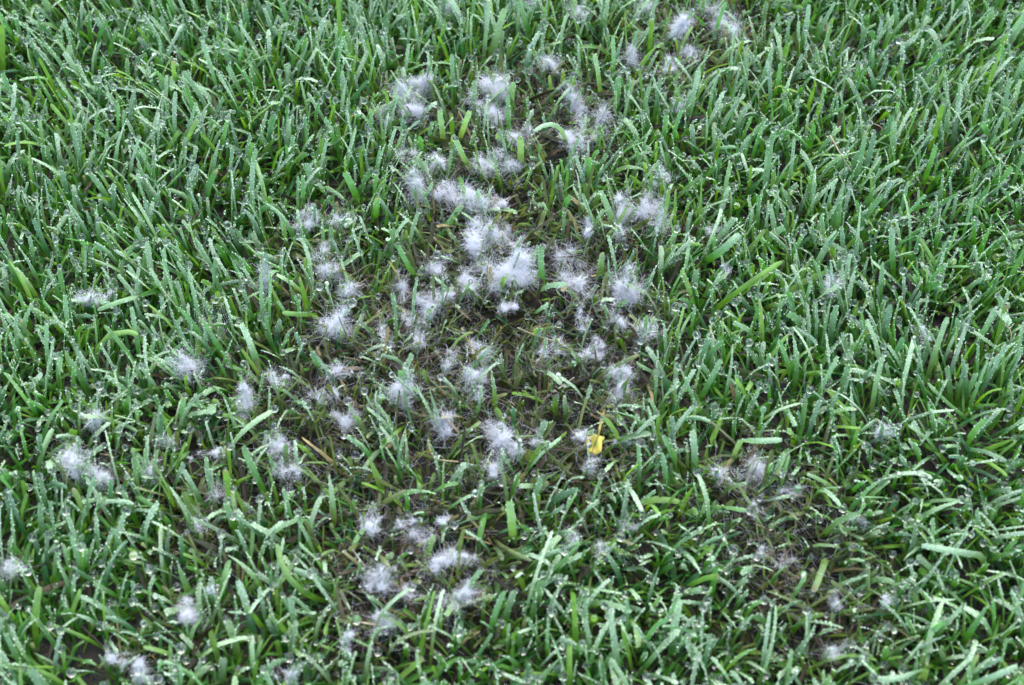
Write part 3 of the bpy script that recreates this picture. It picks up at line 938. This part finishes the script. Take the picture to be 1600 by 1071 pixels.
# single dry stalks one can pick out: photo points with heights, material, half width, words
STRAWS = [
 ([(1357,180,.022),(1361,193,.024),(1376,197,.024),(1381,206,.020),(1372,226,.008)], M_TAN, .00030, 'thin curled tan tendril rising above healthy turf'),
 ([(1209,357,.026),(1213,368,.026),(1226,374,.024),(1232,388,.020),(1233,410,.010)], M_TAN, .00030, 'pale hooked tendril standing in healthy turf'),
 ([(1108,509,.020),(1118,535,.022),(1128,560,.014),(1132,590,.004)], M_TAN, .00045, 'thin tan stalk with a kink between green blades'),
 ([(1570,506,.022),(1582,520,.022),(1577,540,.018),(1572,552,.010)], M_TAN, .00045, 'short bent tan stalk in dewy turf'),
 ([(1180,712,.022),(1172,738,.016),(1163,766,.008),(1158,790,.003)], M_PALE, .0011, 'bleached pinkish dead blade standing in a thin patch'),
 ([(782,331,.020),(777,350,.014),(773,378,.006)], M_TAN, .0009, 'tan cut straw poking out of a white mould tuft'),
 ([(722,515,.010),(745,560,.012),(766,590,.006)], M_OLIVE, .0008, 'olive bent stalk beside the bare soil'),
 ([(808,512,.016),(835,524,.016),(868,534,.013),(890,546,.008)], M_TAN, .0004, 'thin tan runner arching over the bare soil'),
 ([(897,590,.012),(884,600,.010),(860,616,.007),(848,628,.004)], M_PALE, .0005, 'pale brown straw lying across the bare soil'),
 ([(1290,28,.014),(1294,62,.014),(1278,82,.010),(1266,92,.006)], M_ORANGE, .0004, 'orange brown wisp at a blade end'),
 ([(1216,370,.002),(1206,366,.004),(1196,262,.001)][:2] + [(1200,380,.002)], M_ORANGE, .0006, 'short rusty fleck low in the turf'),
 ([(856,580,.010),(858,610,.008),(852,630,.004)], M_ORANGE, .0006, 'rusty upright stub in the bare soil'),
 ([(545,970,.012),(572,974,.014),(600,980,.012),(625,984,.009)][:3], M_TAN, .0006, 'flat tan straw lying through lower mould tufts'),
 ([(668,690,.012),(676,715,.016),(690,720,.014),(716,722,.010)], M_TAN, .0005, 'hooked tan stalk beside a thin green clump'),
 ([(1330,268,.018),(1318,250,.022),(1297,212,.026)], M_TAN, .0006, 'slim yellowing straw leaning over healthy turf'),
 ([(1395,780,.006),(1393,792,.010),(1399,800,.008)], M_ORANGE, .0008, 'tiny orange dead bud low in turf'),
 ([(553,862,.016),(566,880,.012),(575,892,.006)], M_PALE, .0005, 'bleached broken straw near the lower mould tufts'),
]
for pts, mt, r, lab in STRAWS:
    w = smooth_path([place(a, b, c) for a, b, c in pts])
    rr = np.linspace(r * .4, r * .75, len(w))
    base = w[-1].copy()
    v, f = tube(w, rr, 6)
    v = v - base
    o = link('dry_straw', new_mesh('dry_straw', v, f, mt), None, base)
    tag(o, lab, 'straw')

# ------------------------------------------------------------------ yellow leaf hanging from an olive stalk
yl0 = place(935, 680, .017)
yl = link('yellow_leaf', None, None, place(940, 640, .004)); yl.empty_display_size = .003
tag(yl, 'small yellow orange leaf drooping from an olive stalk over white mould', 'leaf')
org = np.array(yl.location)
st = smooth_path([place(944, 636, .004), place(943, 650, .012), place(938, 664, .019), yl0])
v, f = tube(st, np.linspace(.0007, .0005, len(st)), 6)
link('stalk', new_mesh('stalk', v - org, f, M_OLIVE), yl)
nU, nV = 11, 9
tipp = place(924, 708, .013)
axis = tipp - yl0; La = np.linalg.norm(axis); axis /= La
side_ = np.cross(axis, np.array([0, -.5, .86])); side_ /= np.linalg.norm(side_)
nrm = np.cross(side_, axis)
lv = []
for i in range(nU):
    u = i / (nU - 1)
    w_ = .0036 * math.sin(math.pi * min(1, .16 + .72 * u)) ** .6
    for j in range(nV):
        s_ = (j / (nV - 1) - .5) * 2
        rag = 1 + .16 * math.sin(9 * u + 4 * s_) * abs(s_) + rng.uniform(-.10, .10) * abs(s_)
        lv.append(yl0 + axis * La * (u + .07 * abs(s_) * math.sin(5 * s_) * u) + side_ * (w_ * s_ * .8 * rag) + nrm * (.0007 * abs(s_) + .0007 * math.sin(6 * u + 2.5 * s_)))
lv = np.array(lv)
lm = link('lamina', new_mesh('lamina', lv - org, grid_faces(1, nU, nV), M_YELLOW), yl)
so = lm.modifiers.new('thickness', 'SOLIDIFY'); so.thickness = .0003
v, f = tube(np.array([yl0 + axis * La * u + nrm * (.0007 * math.sin(6 * u) + .0002) for u in np.linspace(0, .95, 10)]), np.linspace(.00028, .00012, 10), 5)
link('midrib', new_mesh('midrib', v - org, f, M_OLIVE), yl)

# ------------------------------------------------------------------ small spider web strung between blades
wc = place(330, 505, .018)
e1 = np.array([1, 0, 0.1]); e1 /= np.linalg.norm(e1)
e2 = np.cross(np.array([0.05, -.55, .83]), e1); e2 /= np.linalg.norm(e2)
wv_, wf_ = [], []


def add_thread(a, b, r=.000022):
    global wv_, wf_
    v, f = tube(np.linspace(a, b, 3), r, 3)
    o = sum(len(x) for x in wv_)
    wv_.append(v); wf_ += [tuple(i + o for i in ff_) for ff_ in f]


NS = 13
spoke = [wc + (e1 * math.cos(a) + e2 * math.sin(a)) * .0085 * rng.uniform(.8, 1.15) for a in np.linspace(0, 2 * np.pi, NS, endpoint=False)]
for s_ in spoke:
    add_thread(wc, s_)
for k in range(2, 9):
    for j in range(NS):
        add_thread(wc + (spoke[j] - wc) * k / 9, wc + (spoke[(j + 1) % NS] - wc) * k / 9)
web = link('spider_web', new_mesh('spider_web', np.concatenate(wv_) - wc, wf_, M_MOULD), None, wc)
tag(web, 'tiny faint round spider web strung between green blades', 'spider web')
print('shoots', len(sx), 'blades', NB, 'drops', len(dr), 'beads', len(beads))
